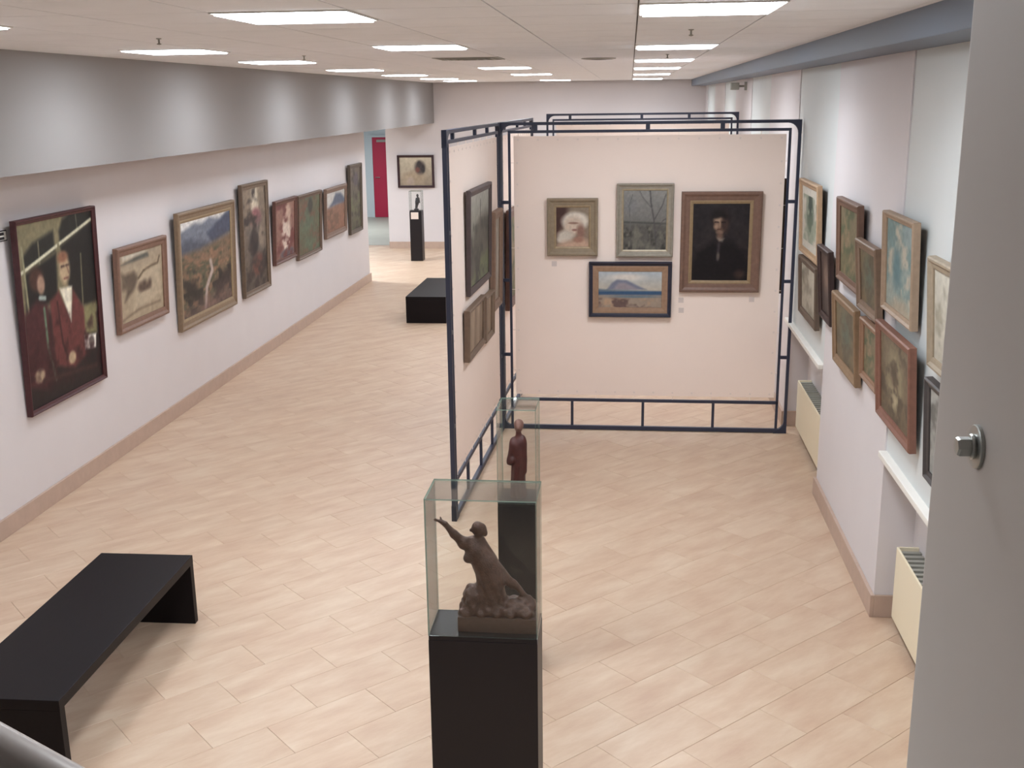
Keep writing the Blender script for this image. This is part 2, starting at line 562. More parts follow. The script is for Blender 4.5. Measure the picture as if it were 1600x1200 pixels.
# ================================================================ landing, rail, column
struct(box('floor', -1.9, 1.3, -2.7, 1.12, 1.12, 1.3, M_landing))
struct(boxes('trim_3', [(-1.9, -1.7, -2.6, -2.4, 0, 1.12), (1.0, 1.2, -2.6, -2.4, 0, 1.12), (-1.9, -1.7, 0.8, 1.0, 0, 1.12), (1.0, 1.2, 0.8, 1.0, 0, 1.12)], M_landing))
t = thing('steel_column', 'grey painted steel column with a bolt in the right foreground', 'column', (0.305, 1.085, 1.3))
box('post', 0.0, 0.2, -0.55, 0.0, 0.0, ZC - 1.3, M_column, t, 0.008, 3)
bolt = link('washer', lathe_me('washer', [(0.009, 0.0), (0.0195, 0.0), (0.0195, -0.003), (0.0185, -0.0038), (0.009, -0.0038)], 32, 'x'), M_bolt, t, (0, -0.135, 1.303))
link('lock_nut', lathe_me('lock_nut', [(0.0105, -0.0038), (0.0115, -0.006), (0.0105, -0.0075)], 24, 'x'), M_bolt, bolt)
link('bolt_head', lathe_me('bolt_head', [(0.0088, -0.0075), (0.0088, -0.0165), (0.0076, -0.0185)], 6, 'x'), M_bolt, bolt)
t = thing('handrail', 'steel tube handrail across the bottom left corner', 'handrail', (0, 1.0, 1.3))
RX0, RX1 = -1.75, -0.15
zr = lambda x: 2.222 - 0.575 * (x + 0.674) - 1.3
link('rail_tube', tube_me('rail_tube', [(RX0, 0, zr(RX0)), (-1.2, 0, zr(-1.2)), (-0.6, 0, zr(-0.6)), (RX1, 0, zr(RX1))], 0.0225, 32), M_rail, t)
for x in (RX0 + 0.05, RX1 - 0.05):
    link('post', tube_me('post', [(x, 0, 0), (x, 0, zr(x))], 0.018, 16), M_rail, t)

# ================================================================ benches
def bench(x0, x1, y0, y1, h, label, rz=0.0):
    cx, cy = (x0 + x1) / 2, (y0 + y1) / 2
    t = thing('bench', label, 'bench', (cx, cy, 0), (0, 0, rz), 'black slab benches')
    W, L, th = (x1 - x0) / 2, (y1 - y0) / 2, 0.05
    box('seat', -W, W, -L, L, h - th, h, M_benchm, t, 0.003)
    box('leg', -W + 0.001, W - 0.001, -L, -L + 0.045, 0, h - th, M_benchm, t, 0.002)
    box('leg', -W + 0.001, W - 0.001, L - 0.045, L, 0, h - th, M_benchm, t, 0.002)
bench(-2.975, -2.435, 4.03, 5.61, 0.408, 'black wooden bench in the left foreground on the peach tiles', math.radians(1.0))
bench(-2.965, -2.42, 14.36, 15.98, 0.36, 'black bench far back behind the edge of the side display panel')

# ================================================================ pedestals, vitrines
def pedestal(x0, x1, y0, y1, h, label):
    t = thing('pedestal', label, 'pedestal', ((x0 + x1) / 2, (y0 + y1) / 2, 0), group='black pedestals')
    W, L = (x1 - x0) / 2, (y1 - y0) / 2
    box('body', -W, W, -L, L, 0.0, h - 0.018, M_black, t, 0.002)
    box('top_board', -W + 0.001, W - 0.001, -L + 0.001, L - 0.001, h - 0.018, h, M_black, t, 0.002)
    return t

def vitrine(x0, x1, y0, y1, z0, z1, label):
    t = thing('glass_vitrine', label, 'vitrine', ((x0 + x1) / 2, (y0 + y1) / 2, z0), group='glass vitrines')
    W, L, H, g = (x1 - x0) / 2, (y1 - y0) / 2, z1 - z0, 0.005
    def pane(a, axis):
        me = box_me('pane', *a)
        me.materials.append(M_glass)
        me.materials.append(M_gedge)
        for p in me.polygons:
            if abs(p.normal[axis]) < 0.5:
                p.material_index = 1
        link('pane', me, None, t)
    pane((-W, W, -L, -L + g, 0, H - g), 1)
    pane((-W, W, L - g, L, 0, H - g), 1)
    pane((-W, -W + g, -L + g, L - g, 0, H - g), 0)
    pane((W - g, W, -L + g, L - g, 0, H - g), 0)
    pane((-W, W, -L, L, H - g, H), 2)
    return t

PH = 0.93
pedestal(-0.737, -0.3195, 3.761, 3.985, PH, 'black pedestal in the foreground under the reaching bronze figure')
vitrine(-0.737, -0.3195, 3.761, 3.985, PH, 1.482, 'wide glass vitrine over the reaching bronze figure in the foreground')
pedestal(-0.638, -0.441, 5.185, 5.415, PH, 'narrow black pedestal under the red-brown robed figure')
vitrine(-0.638, -0.441, 5.185, 5.415, PH, 1.423, 'narrow glass vitrine over the red-brown robed figure')
p3 = pedestal(-4.045, -3.82, 20.23, 20.45, PH, 'slim black pedestal with a white card below the far wall painting')
box('caption_card', -0.085, 0.055, -0.114, -0.11, PH - 0.15, PH - 0.025, M_card, p3)
vitrine(-4.045, -3.82, 20.23, 20.45, PH, 1.29, 'small glass vitrine on the far pedestal below the wall painting')

# ---- sculptures: smooth blended solids turned into one surface (surface nets)
def capsule(P, a, b, ra, rb):
    a, b = np.array(a), np.array(b)
    ab = b - a
    t = np.clip(((P - a) @ ab) / (ab @ ab), 0, 1)
    return np.linalg.norm(P - a - t[..., None] * ab, axis=-1) - (ra + (rb - ra) * t)

def ellipsoid(P, c, r):
    q = (P - np.array(c)) / np.array(r)
    k = np.linalg.norm(q, axis=-1)
    return (k - 1.0) * min(r)

def sbox(P, c, h, rr):
    q = np.abs(P - np.array(c)) - np.array(h) + rr
    return np.linalg.norm(np.maximum(q, 0), axis=-1) + np.minimum(q.max(-1), 0) - rr

def smin(a, b, k):
    h = np.clip(0.5 + 0.5 * (b - a) / k, 0, 1)
    return b * (1 - h) + a * h - k * h * (1 - h)

def surface_net(fn, lo, hi, step):
    ax = [np.arange(l, h + step, step) for l, h in zip(lo, hi)]
    G = np.stack(np.meshgrid(*ax, indexing='ij'), -1)
    D = fn(G)
    S = D < 0
    nx, ny, nz = D.shape
    cs = np.zeros((nx - 1, ny - 1, nz - 1), int)
    for i in (0, 1):
        for j in (0, 1):
            for k in (0, 1):
                cs += S[i:nx - 1 + i, j:ny - 1 + j, k:nz - 1 + k]
    act = (cs > 0) & (cs < 8)
    idx = -np.ones(act.shape, int)
    cells = np.argwhere(act)
    idx[act] = np.arange(len(cells))
    acc = np.zeros((len(cells), 3))
    cnt = np.zeros(len(cells))
    corners = [(i, j, k) for i in (0, 1) for j in (0, 1) for k in (0, 1)]
    for a in corners:
        for b in corners:
            if sum(abs(p - q) for p, q in zip(a, b)) == 1 and a < b:
                da = D[cells[:, 0] + a[0], cells[:, 1] + a[1], cells[:, 2] + a[2]]
                db = D[cells[:, 0] + b[0], cells[:, 1] + b[1], cells[:, 2] + b[2]]
                m = (da < 0) != (db < 0)
                t = np.where(m, da / np.where(m, da - db, 1), 0)
                p = np.array(a) + t[:, None] * (np.array(b) - np.array(a))
                acc[m] += p[m]
                cnt[m] += 1
    V = (cells + acc / cnt[:, None]) * step + np.array(lo)
    F = []
    for axis in range(3):
        o = [d for d in range(3) if d != axis]
        sl0 = [slice(None)] * 3
        sl1 = [slice(None)] * 3
        sl0[axis] = slice(0, -1)
        sl1[axis] = slice(1, None)
        A, B = S[tuple(sl0)], S[tuple(sl1)]
        for e in np.argwhere(A != B):
            if e[o[0]] == 0 or e[o[1]] == 0 or e[o[0]] >= act.shape[o[0]] or e[o[1]] >= act.shape[o[1]]:
                continue
            q = []
            for d0, d1 in ((-1, -1), (0, -1), (0, 0), (-1, 0)):
                c = e.copy()
                c[o[0]] += d0
                c[o[1]] += d1
                q.append(idx[tuple(c)])
            if min(q) < 0:
                continue
            flip = bool(A[tuple(e)]) ^ (axis == 1)
            F.append(q if flip else q[::-1])
    return V, F

def wob(P, s, amp):
    return amp * (np.sin(P[..., 0] * s + 1.3) * np.sin(P[..., 1] * s * 1.1 + 0.4) * np.sin(P[..., 2] * s * 0.9 + 2.0))

def net_obj(name, fn, lo, hi, step, m, parent):
    V, F = surface_net(fn, lo, hi, step)
    me = bpy.data.meshes.new(name)
    me.from_pydata([tuple(v) for v in V], [], F)
    for p in me.polygons:
        p.use_smooth = True
    return link(name, me, m, parent)

# reaching bronze figure: local origin at the middle of its plinth on the pedestal, metres
S1 = thing('bronze_figure', 'brown bronze figure reaching one arm up inside the foreground vitrine', 'sculpture', (-0.484, 3.875, PH))
def fig1(P):
    d = capsule(P, (-0.045, 0, 0.245), (-0.078, 0, 0.305), 0.042, 0.042)              # waist to chest
    d = smin(d, capsule(P, (-0.122, -0.015, 0.338), (-0.072, 0.012, 0.342), 0.022, 0.024), 0.02)  # shoulders
    d = smin(d, ellipsoid(P, (-0.104, -0.022, 0.283), (0.021, 0.022, 0.02)), 0.012)        # bust
    d = smin(d, capsule(P, (-0.074, 0, 0.35), (-0.068, 0, 0.372), 0.013, 0.012), 0.012)      # neck
    d = smin(d, ellipsoid(P, (-0.071, -0.004, 0.397), (0.023, 0.025, 0.028)), 0.008)       # head
    d = smin(d, ellipsoid(P, (-0.055, 0.006, 0.39), (0.018, 0.02, 0.024)), 0.008)          # hair
    d = smin(d, ellipsoid(P, (-0.043, 0.004, 0.376), (0.010, 0.012, 0.014)), 0.006)         # bun
    d = smin(d, ellipsoid(P, (-0.094, -0.014, 0.393), (0.007, 0.005, 0.007)), 0.005)        # nose
    # raised arm and hand
    d = smin(d, capsule(P, (-0.124, -0.015, 0.343), (-0.158, -0.025, 0.38), 0.02, 0.0155), 0.014)
    d = smin(d, capsule(P, (-0.158, -0.025, 0.38), (-0.19, -0.03, 0.422), 0.0155, 0.0095), 0.008)
    d = smin(d, capsule(P, (-0.19, -0.03, 0.422), (-0.204, -0.03, 0.431), 0.011, 0.009), 0.006)
    for (dy, dx, dz, r) in ((-0.009, -0.022, 0.014, 0.0036), (-0.003, -0.027, 0.009, 0.0038), (0.003, -0.026, 0.004, 0.0038), (0.009, -0.022, 0.0, 0.0034), (0.004, -0.004, 0.017, 0.004)):
        d = smin(d, capsule(P, (-0.204, -0.03 + dy * 0.5, 0.431), (-0.204 + dx, -0.03 + dy, 0.431 + dz), 0.0055, r), 0.003)
    # robe from the waist to the rock
    d = smin(d, capsule(P, (-0.04, 0, 0.25), (-0.022, 0.0, 0.19), 0.046, 0.05), 0.02)
    d = smin(d, capsule(P, (-0.022, 0.0, 0.19), (-0.022, 0.0, 0.1), 0.05, 0.06), 0.02)
    # arm along the back and the leg stretched behind
    d = smin(d, capsule(P, (-0.062, 0.015, 0.338), (-0.018, 0.028, 0.265), 0.019, 0.015), 0.01)
    d = smin(d, capsule(P, (-0.015, 0.01, 0.235), (0.055, 0.015, 0.168), 0.03, 0.017), 0.012)
    d = smin(d, capsule(P, (0.055, 0.015, 0.168), (0.118, 0.012, 0.112), 0.016, 0.010), 0.008)
    d = smin(d, capsule(P, (0.118, 0.012, 0.112), (0.142, 0.0, 0.092), 0.010, 0.009), 0.006)
    fold = 0.003 * np.sin((P[..., 0] * 170 + P[..., 2] * 60)) * np.clip((0.25 - P[..., 2]) * 12, 0, 1)
    d = d + fold
    # rock under the feet
    rk = sbox(P, (0.0, 0.0, 0.07), (0.145, 0.07, 0.022), 0.02)
    rk = smin(rk, ellipsoid(P, (-0.088, -0.01, 0.115), (0.045, 0.055, 0.055)), 0.02)
    rk = smin(rk, ellipsoid(P, (0.07, 0.0, 0.085), (0.06, 0.05, 0.03)), 0.02)
    rk = rk + wob(P, 110, 0.006)
    return smin(d, rk, 0.015)
net_obj('figure', fig1, (-0.25, -0.09, 0.045), (0.185, 0.09, 0.455), 0.0042, M_bronze, S1)
bm = bmesh.new()
bm_box(bm, -0.145, 0.158, -0.075, 0.075, 0.0, 0.062)
link('plinth', bm_done(bm, 'plinth', 0.004), M_plinth, S1)

S2 = thing('robed_figure', 'red-brown standing robed figure inside the narrow vitrine', 'sculpture', (-0.543, 5.3, PH))
def fig2(P):
    d = capsule(P, (0.0, 0, 0.02), (0.003, 0, 0.2), 0.055, 0.046)
    d = smin(d, capsule(P, (-0.028, 0, 0.0), (0.03, 0, 0.01), 0.032, 0.032), 0.02)
    d = smin(d, capsule(P, (-0.03, 0, 0.235), (0.03, 0, 0.245), 0.03, 0.03), 0.03)       # shoulders
    d = smin(d, capsule(P, (-0.036, -0.02, 0.23), (-0.058, -0.03, 0.165), 0.022, 0.018), 0.015)  # bent arm
    d = smin(d, capsule(P, (-0.058, -0.03, 0.165), (-0.03, -0.05, 0.17), 0.017, 0.013), 0.012)
    d = smin(d, capsule(P, (0.045, -0.01, 0.235), (0.05, -0.02, 0.12), 0.02, 0.017), 0.012)
    d = smin(d, capsule(P, (0.004, 0, 0.26), (0.006, 0, 0.3), 0.02, 0.019), 0.012)
    d = d + 0.003 * np.sin(P[..., 0] * 190 + 3 * np.sin(P[..., 2] * 20)) * np.clip((0.2 - P[..., 2]) * 10, 0, 1)
    return np.maximum(d, 0.001 - P[..., 2])
net_obj('robe', fig2, (-0.09, -0.08, -0.01), (0.09, 0.08, 0.33), 0.0052, M_redwood, S2).scale = (0.72, 0.85, 1.2)
def head2(P):
    d = ellipsoid(P, (0.006, -0.004, 0.325), (0.022, 0.025, 0.031))
    d = smin(d, ellipsoid(P, (0.006, -0.028, 0.322), (0.006, 0.007, 0.008)), 0.008)
    d = smin(d, ellipsoid(P, (0.006, 0.008, 0.335), (0.024, 0.022, 0.024)), 0.01)
    return d
net_obj('head', head2, (-0.035, -0.045, 0.285), (0.045, 0.04, 0.37), 0.004, M_head, S2).location = (-0.001, 0.0, 0.05)

S3 = thing('statuette', 'tiny dark statuette in the small vitrine on the far pedestal', 'sculpture', (-3.915, 20.34, PH))
def fig3(P):
    d = capsule(P, (-0.02, 0, 0.03), (0.0, 0, 0.14), 0.022, 0.03)
    d = smin(d, capsule(P, (0.0, 0, 0.14), (0.02, 0, 0.215), 0.034, 0.03), 0.02)
    d = smin(d, ellipsoid(P, (0.012, -0.005, 0.275), (0.022, 0.025, 0.03)), 0.015)
    d = smin(d, capsule(P, (0.03, 0, 0.22), (0.05, -0.02, 0.15), 0.018, 0.013), 0.01)
    d = smin(d, capsule(P, (-0.01, 0, 0.22), (-0.02, -0.03, 0.16), 0.016, 0.012), 0.01)
    d = smin(d, sbox(P, (-0.015, 0, 0.016), (0.04, 0.035, 0.016), 0.006), 0.012)
    return d
net_obj('figure', fig3, (-0.09, -0.08, -0.008), (0.09, 0.08, 0.33), 0.006, M_darkst, S3)

# ================================================================ display panels
def panel(name, label, loc, rz, W, H=2.715):
    t = thing(name, label, 'display panel', loc, (0, 0, rz), 'white canvas display panels in dark steel frames')
    o, i = 0.026, 0.022
    dy = 0.016
    box('post', 0, o, -dy, dy, 0, H, M_metal, t, 0.003)
    box('post', W - o, W, -dy, dy, 0, H, M_metal, t, 0.003)
    box('top_rail', o, W - o, -dy, dy, H - o, H, M_metal, t, 0.003)
    box('bottom_rail', o, W - o, -dy, dy, 0.004, 0.04, M_metal, t, 0.003)
    box('inner_rail', 0.08, W - 0.08, -0.011, 0.011, H - 0.092, H - 0.068, M_metal, t, 0.003)
    box('inner_rail', 0.08, W - 0.08, -0.011, 0.011, 0.264, 0.292, M_metal, t, 0.003)
    box('inner_upright', 0.08, 0.102, -0.011, 0.011, 0.04, H - 0.092, M_metal, t, 0.003)
    box('inner_upright', W - 0.102, W - 0.08, -0.011, 0.011, 0.04, H - 0.092, M_metal, t, 0.003)
    for x in (0.125, 0.25, 0.5, 0.745):
        if x != 0.125:
            box('strut', x * W - 0.012, x * W + 0.012, -0.011, 0.011, 0.04, 0.264, M_metal, t, 0.002)
        if x != 0.25:
            box('connector', x * W - 0.018, x * W + 0.018, -0.012, 0.012, H - 0.068, H - o, M_metal, t, 0.002)
    for z in (2.04, 1.36, 0.69):
        box('connector', o, 0.08, -0.012, 0.012, z - 0.014, z + 0.014, M_metal, t, 0.002)
        box('connector', W - 0.08, W - o, -0.012, 0.012, z - 0.014, z + 0.014, M_metal, t, 0.002)
    # rounded corner gussets
    for sx, sz in ((0, 0), (1, 0), (0, 1), (1, 1)):
        bm = bmesh.new()
        R = 0.085
        pts = [(0.0, 0.0), (R + 0.03, 0.0)]
        for k in range(7):
            a = k / 6 * PI / 2
            pts.append((o + R - R * math.sin(a), o + R - R * math.cos(a)))
        pts.append((0.0, R + 0.03))
        f0, f1 = [], []
        for (a, b) in pts:
            x = a if sx == 0 else W - a
            z = b if sz == 0 else H - b
            f0.append(bm.verts.new((x, -dy - 0.002, z)))
            f1.append(bm.verts.new((x, dy + 0.002, z)))
        bm.faces.new(f0)
        bm.faces.new(f1[::-1])
        for k in range(len(f0)):
            bm.faces.new((f0[k], f1[k], f1[(k + 1) % len(f0)], f0[(k + 1) % len(f0)]))
        bmesh.ops.recalc_face_normals(bm, faces=bm.faces)
        link('corner_gusset', bm_done(bm, 'corner_gusset'), M_metal, t)
    cx0, cx1, cz0, cz1 = 0.128, W - 0.119, 0.325, 2.598
    box('canvas', cx0, cx1, -0.003, 0.003, cz0, cz1, M_canvas, t)
    bm = bmesh.new()
    def eyelet(x, z):
        for y0, y1 in ((-0.0055, -0.003), (0.003, 0.0055)):
            bm_box(bm, x - 0.008, x + 0.008, y0, y1, z - 0.008, z + 0.008)
    n = 14
    for k in range(n):
        x = cx0 + 0.04 + k * (cx1 - cx0 - 0.08) / (n - 1)
        eyelet(x, cz0 + 0.03)
        eyelet(x, cz1 - 0.03)
    n = 13
    for k in range(1, n - 1):
        z = cz0 + 0.04 + k * (cz1 - cz0 - 0.08) / (n - 1)
        eyelet(cx0 + 0.03, z)
        eyelet(cx1 - 0.03, z)
    e = link('eyelets', bm_done(bm, 'eyelets'), M_eye, t)
    e['kind'] = 'stuff'
    # lacing cords from the canvas to the frame
    bm = bmesh.new()
    for k in range(1, n - 1, 2):
        z = cz0 + 0.04 + k * (cz1 - cz0 - 0.08) / (n - 1)
        bm_box(bm, 0.1, cx0 + 0.03, -0.002, 0.002, z - 0.002, z + 0.002)
        bm_box(bm, cx1 - 0.03, W - 0.1, -0.002, 0.002, z - 0.002, z + 0.002)
    for k in range(0, 14, 2):
        x = cx0 + 0.04 + k * (cx1 - cx0 - 0.08) / 13
        bm_box(bm, x - 0.002, x + 0.002, -0.002, 0.002, cz1 - 0.03, H - 0.09)
        bm_box(bm, x - 0.002, x + 0.002, -0.002, 0.002, 0.29, cz0 + 0.03)
    l = link('lacing_cords', bm_done(bm, 'lacing_cords'), M_eye, t)
    l['kind'] = 'stuff'
    return t

PAN_Y = 9.575
front = panel('display_panel', 'white canvas panel facing the viewer with four framed paintings', (-1.118, PAN_Y, 0), 0, 2.534)
box('coupling_post', -0.028, -0.002, -0.014, 0.016, 0.0, 2.715, M_metal, front, 0.003)
SIDE_A = math.atan2(2.346, 0.092)
sd = Vector((math.cos(SIDE_A), math.sin(SIDE_A), 0))
S0 = Vector((-1.205, 7.254, 0))
panel('display_panel', 'narrow-looking white canvas panel seen edge-on at the left of the front panel', tuple(S0), SIDE_A, 2.29)
q = S0 + sd * 2.36
panel('display_panel', 'side panel continuing behind the front panel corner', tuple(q), SIDE_A, 2.2)
panel('display_panel', 'rear display panel whose top rail shows above the front panel', (-1.1, 14.9, 0), 0, 2.5)

# ================================================================ paintings
rng = np.random.RandomState(3)
def vnoise(x, y, seed):
    xi, yi = np.floor(x).astype(int), np.floor(y).astype(int)
    xf, yf = x - xi, y - yi
    def h(a, b):
        n = (a * 374761393 + b * 668265263 + seed * 1442695041) & 0x7fffffff
        n = ((n ^ (n >> 13)) * 1274126177) & 0x7fffffff
        return ((n ^ (n >> 16)) & 0xffff) / 65535.0
    sx, sy = xf * xf * (3 - 2 * xf), yf * yf * (3 - 2 * yf)
    return (h(xi, yi) * (1 - sx) + h(xi + 1, yi) * sx) * (1 - sy) + (h(xi, yi + 1) * (1 - sx) + h(xi + 1, yi + 1) * sx) * sy

def fbm(x, y, seed):
    return 0.55 * vnoise(x, y, seed) + 0.3 * vnoise(x * 2.1, y * 2.1, seed + 5) + 0.15 * vnoise(x * 4.3, y * 4.3, seed + 9)

class Paint:
    def __init__(s, U, V, c):
        s.U, s.V = U, V
        s.c = np.tile(np.array(c, float), (len(U), 1))
    def mix(s, m, c):
        m = np.clip(m, 0, 1)[:, None]
        s.c = s.c * (1 - m) + np.array(c, float) * m
        return s
    def grad(s, c0, c1, v0=0.0, v1=1.0):
        return s.mix((s.V - v0) / (v1 - v0), c1) if c0 is None else (s.mix(np.ones(len(s.U)), c0), s.mix((s.V - v0) / (v1 - v0), c1))[1]
    def ell(s, cx, cy, rx, ry, c, soft=0.25, a=1.0):
        k = np.hypot((s.U - cx) / rx, (s.V - cy) / ry)
        return s.mix(a * (1 - (k - (1 - soft)) / (2 * soft)), c)
    def poly(s, pts, c, soft=0.015, a=1.0):
        inside = np.zeros(len(s.U), bool)
        dist = np.full(len(s.U), 9.0)
        n = len(pts)
        for i in range(n):
            x0, y0 = pts[i]
            x1, y1 = pts[(i + 1) % n]
            cond = (y0 > s.V) != (y1 > s.V)
            xx = (x1 - x0) * (s.V - y0) / ((y1 - y0) if y1 != y0 else 1e-9) + x0
            inside ^= cond & (s.U < xx)
            dx, dy = x1 - x0, y1 - y0
            t = np.clip(((s.U - x0) * dx + (s.V - y0) * dy) / (dx * dx + dy * dy + 1e-12), 0, 1)
            dist = np.minimum(dist, np.hypot(s.U - x0 - t * dx, s.V - y0 - t * dy))
        sdv = np.where(inside, dist, -dist)
        return s.mix(a * (0.5 + sdv / (2 * soft)), c)
    def line(s, pts, wd, c, a=1.0):
        dist = np.full(len(s.U), 9.0)
        for (x0, y0), (x1, y1) in zip(pts[:-1], pts[1:]):
            dx, dy = x1 - x0, y1 - y0
            t = np.clip(((s.U - x0) * dx + (s.V - y0) * dy) / (dx * dx + dy * dy + 1e-12), 0, 1)
            dist = np.minimum(dist, np.hypot(s.U - x0 - t * dx, s.V - y0 - t * dy))
        return s.mix(a * (1.5 - dist / wd), c)
    def blotch(s, c, sx, sy, seed, thr=0.5, width=0.15, a=1.0, v0=-1, v1=2):
        n = fbm(s.U * sx + 3, s.V * sy + 7, seed)
        win = np.clip((s.V - v0) / 0.06, 0, 1) * np.clip((v1 - s.V) / 0.06, 0, 1)
        return s.mix(a * win * (n - thr + width / 2) / width, c)
    def grain(s, amp, sx, sy, seed):
        n = fbm(s.U * sx, s.V * sy, seed) - 0.5
        s.c = s.c * (1 + amp * 2 * n)[:, None]
        return s

M_paint = {}
def paint_material():
    m = bpy.data.materials.new('oil_paint')
    m.use_nodes = True
    nt = m.node_tree
    b = nt.nodes['Principled BSDF']
    b.inputs['Roughness'].default_value = 0.5
    b.inputs['Specular IOR Level'].default_value = 0.25
    at = nt.nodes.new('ShaderNodeVertexColor')
    at.layer_name = 'paint'
    nt.links.new(at.outputs['Color'], b.inputs['Base Color'])
    n = nt.nodes.new('ShaderNodeTexNoise')
    n.inputs['Scale'].default_value = 90
    bp = nt.nodes.new('ShaderNodeBump')
    bp.inputs['Strength'].default_value = 0.1
    bp.inputs['Distance'].default_value = 0.004
    nt.links.new(n.outputs['Fac'], bp.inputs['Height'])
    nt.links.new(bp.outputs[0], b.inputs['Normal'])
    return m
M_oil = paint_material()
_fm = {}
def frame_mat(c, rough=0.5, metal=0.0):
    k = (tuple(c), rough, metal)
    if k not in _fm:
        g = sum(c) / 3.0
        c = tuple((g + 0.72 * (v - g)) * 0.95 for v in c)
        _fm[k] = mat('frame_moulding', c, rough, metal, var=0.1, scale=30)
    return _fm[k]

def ring_mesh(name, W, H, prof):
    """mitred picture moulding: prof = [(inset, depth), ...] swept round the rectangle W x H; front is -y"""
    bm = bmesh.new()
    rings = []
    for (i, d) in prof:
        x, z0, z1 = W / 2 - i, i, H - i
        rings.append([bm.verts.new(p) for p in ((-x, -d, z0), (x, -d, z0), (x, -d, z1), (-x, -d, z1))])
    for a in range(len(rings) - 1):
        for k in range(4):
            bm.faces.new((rings[a][k], rings[a][(k + 1) % 4], rings[a + 1][(k + 1) % 4], rings[a + 1][k]))
    bmesh.ops.recalc_face_normals(bm, faces=bm.faces)
    return bm_done(bm, name)

def painting(label, loc, rz, lean, W, H, fw, d, fc, draw, lc=None, lw=0.0, bg=(100, 90, 80), res=44, frough=0.5, fmetal=0.0, matte=None, roll=0.0, group=None):
    t = thing('framed_painting', label, 'painting', loc, (lean, roll, rz), group)
    cd = d * 0.42
    link('frame', ring_mesh('frame', W, H, [(0.0, 0.0), (0.0, d * 0.82), (fw * 0.12, d), (fw * 0.3, d), (fw * 0.55, d * 0.72), (fw * 0.85, d * 0.66), (fw, d * 0.6), (fw, cd - 0.002)]), frame_mat(fc, frough, fmetal), t)
    ins = fw
    if lc is not None:
        link('liner', ring_mesh('liner', W - 2 * fw + 0.002, H - 2 * fw + 0.002, [(0.0, cd), (0.0, d * 0.62), (lw * 0.3, d * 0.64), (lw, d * 0.5), (lw, cd - 0.002)]), frame_mat(lc, 0.4, 0.15), t, (0, 0, fw - 0.001))
        ins += lw
    if matte is not None:
        box('mount_board', -W / 2 + ins - 0.001, W / 2 - ins + 0.001, -cd - 0.001, -cd + 0.004, ins - 0.001, H - ins + 0.001, frame_mat(matte, 0.8), t)
        ins += matte_w[0]
        cd += 0.002
    box('back_board', -W / 2 + 0.008, W / 2 - 0.008, -0.004, 0.0, 0.008, H - 0.008, M_back, t)
    w2, h2 = W - 2 * ins, H - 2 * ins
    nx = int(max(8, res * min(1, w2 / h2)))
    nz = int(max(8, res * min(1, h2 / w2)))
    gx = np.linspace(-w2 / 2, w2 / 2, nx + 1)
    gz = np.linspace(ins, H - ins, nz + 1)
    X, Z = np.meshgrid(gx, gz)
    verts = [(x, -cd, z) for x, z in zip(X.ravel(), Z.ravel())]
    fs = [(j * (nx + 1) + i, j * (nx + 1) + i + 1, (j + 1) * (nx + 1) + i + 1, (j + 1) * (nx + 1) + i) for j in range(nz) for i in range(nx)]
    me = bpy.data.meshes.new('canvas')
    me.from_pydata(verts, [], fs)
    U = X.ravel() / W + 0.5
    V = Z.ravel() / H
    p = Paint(U, V, bg)
    draw(p)
    g = p.c.mean(1, keepdims=True)
    c = np.clip(g + 0.64 * (p.c - g), 0, 255) / 255.0
    c = np.where(c <= 0.04045, c / 12.92, ((c + 0.055) / 1.055) ** 2.4)
    ca = me.color_attributes.new('paint', 'FLOAT_COLOR', 'POINT')
    arr = np.ones((len(c), 4))
    arr[:, :3] = c
    ca.data.foreach_set('color', arr.ravel())
    link('canvas', me, M_oil, t)
    return t
matte_w = [0.06]

